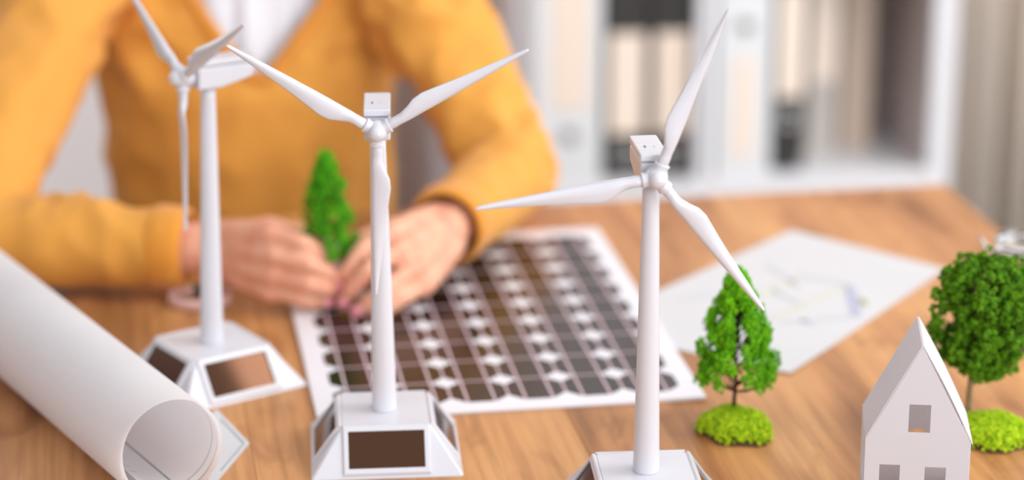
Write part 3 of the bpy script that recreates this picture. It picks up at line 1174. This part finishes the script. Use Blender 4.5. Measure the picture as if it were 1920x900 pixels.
# left hand (right in the picture)
mL = [P(-.116, 2.326, .072), P(-.108, 2.305, .060), P(-.097, 2.299, .042), P(-.086, 2.302, .024)]
cL = [([mL[0], P(-.143, 2.297, .064), P(-.157, 2.291, .045), P(-.164, 2.295, .029)], .0088),
      ([mL[1], P(-.137, 2.276, .049), P(-.152, 2.276, .031), P(-.159, 2.281, .018)], .0090),
      ([mL[2], P(-.122, 2.264, .034), P(-.136, 2.262, .021), P(-.144, 2.266, .014)], .0086),
      ([mL[3], P(-.106, 2.270, .022), P(-.116, 2.264, .015), P(-.124, 2.264, .0125)], .0076)]
tL = [P(-.085, 2.372, .062), P(-.116, 2.360, .064), P(-.145, 2.342, .058), P(-.165, 2.327, .048)]
hand(bm, WRL, mL, cL, tL)
# lower body
for s in (-1, 1):
    hip = P(PX + s * .085, 2.80, -.245)
    kne = P(PX + s * .11, 2.38, -.22)
    ank = P(PX + s * .11, 2.42, -.66)
    capsule_chain(bm, [hip, hip.lerp(kne, .5), kne, kne.lerp(ank, .35), ank], [.080, .070, .052, .050, .035])
    capsule_chain(bm, [P(PX + s * .11, 2.44, -.715), P(PX + s * .115, 2.30, -.725)], [.034, .024])
bmb = voxel(bm, .0026, 3, .5)
body = obj('body', bmb, M_skin, person, smooth=True, recalc=False)

# nails
for ch_, r0 in cR + cL:
    a, b = ch_[-2], ch_[-1]
    dirn = (b - a).normalized()
    toview = (Vector((0, 0, H + TZ)) - (b + OFF)).normalized()
    nrm = (toview - dirn * toview.dot(dirn)).normalized()
    bm = bmesh.new()
    q = bmesh.ops.create_icosphere(bm, subdivisions=2, radius=1)
    w_ = dirn.cross(nrm)
    ctr = b + nrm * (r0 * .60) + dirn * .0012
    for v in bm.verts:
        v.co = ctr + dirn * v.co.x * .0085 + w_ * v.co.y * .0062 + nrm * v.co.z * .0022
    obj('fingernail', bm, M_nail, person, smooth=True)

# eyes and hair
for s in (-1, 1):
    bm = bmesh.new(); sphere(bm, headc + Vector((s * .030, -.0775, .008)), .0115, 2)
    obj('eye', bm, mat('eye_white', (.7, .7, .7, 1), rough=.2), person, smooth=True)
bm = bmesh.new()
sphere(bm, headc + Vector((0, .016, .020)), 1, 3, (.086, .096, .104))
capsule_chain(bm, [headc + Vector((0, .07, -.02)), headc + Vector((0, .085, -.12)), headc + Vector((0, .10, -.20))], [.055, .045, .03])
bh = voxel(bm, .004, 3)
bmesh.ops.delete(bh, geom=[v for v in bh.verts if (v.co - headc).y < -.045 and (v.co - headc).z < .055], context='VERTS')
obj('hair', bh, M_hair, person, smooth=True)

# trousers
bm = bmesh.new()
for s in (-1, 1):
    hip = P(PX + s * .085, 2.80, -.245)
    kne = P(PX + s * .11, 2.38, -.22)
    ank = P(PX + s * .11, 2.42, -.64)
    capsule_chain(bm, [hip, hip.lerp(kne, .5), kne, kne.lerp(ank, .35), ank], [.092, .080, .062, .060, .048])
capsule_chain(bm, [P(PX - .07, 2.80, -.22), P(PX + .07, 2.80, -.22)], [.105, .105])
obj('trousers', voxel(bm, .008, 2), M_trouser, person, smooth=True)

# sweater
bm = bmesh.new()
rings(bm, torso_rings(1.0, .330))
for s, (sh, el, wr) in ((-1, (SHR, ELR, WRR)), (1, (SHL, ELL, WRL))):
    cuff = el.lerp(wr, .93 if s > 0 else .86)
    e2 = el + Vector((s * .004, 0, .002))
    capsule_chain(bm, [P(PX + s * .10, 2.80, .255), sh, sh.lerp(e2, .5), e2, e2.lerp(cuff, .35) + Vector((0, 0, .0)), e2.lerp(cuff, .75), cuff],
                  [.060, .066, .058, .048, .045, .041, .037], 20)
bs = voxel(bm, .0055, 6, .5)
bs.normal_update()


def ridge(p, sc, off):
    n_ = noise.noise(Vector((p.x * sc[0] + off, p.y * sc[1], p.z * sc[2] - off)))
    return 1 - abs(n_) * 2


for v in bs.verts:
    p = v.co + OFF
    q = Vector((p.x, p.y, p.z - TZ))
    fold = 0.0075 * ridge(q, (13, 9, 5), 3.1) + 0.004 * ridge(q, (24, 20, 16), 7.7)
    # tighter folds in the armpits, at the elbow and along the bunched sleeve
    for c_, r_, sc_ in (((-.445, 2.70, .17), .11, (20, 12, 30)), ((-.115, 2.70, .19), .11, (20, 12, 30)), ((-.43, 2.42, .09), .07, (44, 30, 14)), ((.0, 2.62, .09), .09, (24, 24, 30))):
        d_ = (q - Vector(c_)).length
        if d_ < r_ * 1.4:
            fold += 0.015 * math.exp(-(d_ / r_) ** 2 * 2) * ridge(q, sc_, 1.3)
    v.co += v.normal * (fold - .006)
    if (v.co + OFF).z < TZ + .0045 and (v.co + OFF).y < 2.60:
        v.co.z = TZ + .0045
# cut the V neck, the neck hole, cuffs and hem
VX, VZ, VS = 0.026, TZ + .135, 0.80
for s in (-1, 1):
    nrm = Vector((s * 1.0, 0, -VS)).normalized()
    front_geom = [f for f in bs.faces if f.calc_center_median().y < 0.02 and abs(f.calc_center_median().x) < .13 and f.calc_center_median().z > TZ + .10]
    gm = list({v for f in front_geom for v in f.verts}) + list({e for f in front_geom for e in f.edges}) + front_geom
    bmesh.ops.bisect_plane(bs, geom=gm, plane_co=Vector((VX, 0, VZ)), plane_no=nrm, dist=1e-5)
kill = []
for f in bs.faces:
    c_ = f.calc_center_median()
    dx, dz = abs(c_.x - VX), c_.z - VZ
    if (c_.y < .02 and dz > 0 and dx < dz * VS and dx < .074) or (dx < .072 and c_.z > TZ + .300):
        kill.append(f)
        continue
    for (el, wr, k) in ((ELR, WRR, .87), (ELL, WRL, .95)):
        ax2 = (wr - el)
        t_ = (c_ - el).dot(ax2) / ax2.length_squared
        if t_ > k and (c_ - el.lerp(wr, t_)).length < .08:
            kill.append(f)
            break
bmesh.ops.delete(bs, geom=kill, context='FACES')
bvh = BVHTree.FromBMesh(bs)
sw = obj('sweater', bs, M_knit, person, smooth=True, recalc=False)
md = sw.modifiers.new('t', 'SOLIDIFY'); md.thickness = .003; md.offset = -1
# ribbed neckband along the V, laid on the surface
bm = bmesh.new()
path = []
for i in range(-24, 25):
    s = 1 if i >= 0 else -1
    k = abs(i) / 24
    zf = VZ - .003 + k * .135
    xf = VX + s * (min(.078, (k * .135) * VS) + .007)
    hit = bvh.ray_cast(Vector((xf, -.6, zf)), Vector((0, 1, 0)))
    if hit[0] is not None and hit[0].y < .03:
        path.append(hit[0] + Vector((0, -.0015, 0)))
if len(path) > 4:
    sm = [path[0]] + [(path[i - 1] + path[i] + path[i + 1]) / 3 for i in range(1, len(path) - 1)] + [path[-1]]
    tube(bm, sm, .0062, 8)
    obj('neckband', bm, M_rib, person, smooth=True)
# cuffs
for el, wr, k in ((ELR, WRR, .87), (ELL, WRL, .95)):
    ax2 = (wr - el).normalized()
    ctr = el.lerp(wr, k)
    u_, w_ = frame_of(ax2)
    bm = bmesh.new()
    rs = []
    for j, (dd, rr_) in enumerate(((-.026, .0405), (-.020, .0420), (-.004, .0405), (.006, .0385), (.008, .0355), (.004, .0340), (-.02, .0360))):
        rs.append([ctr + ax2 * dd + (u_ * math.cos(2 * PI * i / 60) + w_ * math.sin(2 * PI * i / 60)) * (rr_ + .0006 * (i % 2)) for i in range(60)])
    rings(bm, rs, cap=False)
    for v in bm.verts:
        v.co.z = max(v.co.z, TZ + .003)
    obj('cuff', bm, M_rib, person, smooth=True)

# shirt with vertical folds showing in the V
bm = bmesh.new()
rs = []
for z, a, b, yo in ((-.10, .10, .06, .01), (.085, .11, .070, .0), (.13, .14, .098, .006), (.15, .142, .098, .008), (.20, .135, .088, .016), (.25, .122, .076, .024), (.29, .10, .066, .022), (.315, .075, .060, .028), (.345, .062, .060, .03), (.375, .060, .060, .028)):
    ring = []
    for i in range(120):
        an = 2 * PI * i / 120
        f_ = 1 + (.05 * math.sin(an * 22 + z * 14) + .03 * math.sin(an * 37 + 1)) * (1 if math.sin(an) < 0 else .2) * (1 if z < .27 else .35 if z < .32 else .12)
        ring.append(Vector((PX, PYc + yo, z + TZ)) - OFF + Vector((a * f_ * math.cos(an), b * f_ * math.sin(an), 0)))
    rs.append(ring)
rings(bm, rs, cap=False)
obj('shirt', bm, M_shirt, person, smooth=True)

# watch strap: a loose band round the right wrist, worn
wc = gp(376, 566)
wt = thing('wristwatch', 'pale pink wrist strap lying on the table under the sweater cuff, behind the sideways turbine', 'watch', (wc.x, wc.y - .006, TZ))
bm = bmesh.new()
rs = []
for i in range(48):
    a = 2 * PI * i / 48
    rd = Vector((math.cos(a) * .030, math.sin(a) * .024, 0))
    rs.append([rd * k_ + Vector((0, 0, z_)) for k_, z_ in ((.94, .0005), (1, .0003), (1.02, .006), (1, .0118), (.94, .0115))])
rs.append(rs[0])
rings(bm, rs, cap=False)
bmesh.ops.remove_doubles(bm, verts=bm.verts[:], dist=1e-6)
obj('strap', bm, M_strap, wt, smooth=True)
bm = bmesh.new(); box(bm, -.014, .014, .0215, .0275, .0005, .012, .002)
obj('watch_case', bm, M_black, wt)

# seat under the person
st = thing('stool', 'low round seat beneath the person, hidden by the table', 'stool', (PX, PYc + .01, 0))
bm = bmesh.new(); lathe(bm, [(.02, .355), (.165, .355), (.175, .37), (.175, .395), (.16, .405), (.02, .405)], 40)
obj('seat', bm, M_shelf, st, smooth=False)
bm = bmesh.new(); lathe(bm, [(.02, .03), (.02, .356)], 20)
obj('column', bm, M_ring, st, smooth=True)
bm = bmesh.new(); lathe(bm, [(.2, 0), (.2, .012), (.05, .032), (.02, .034)], 40)
obj('foot', bm, M_ring, st)
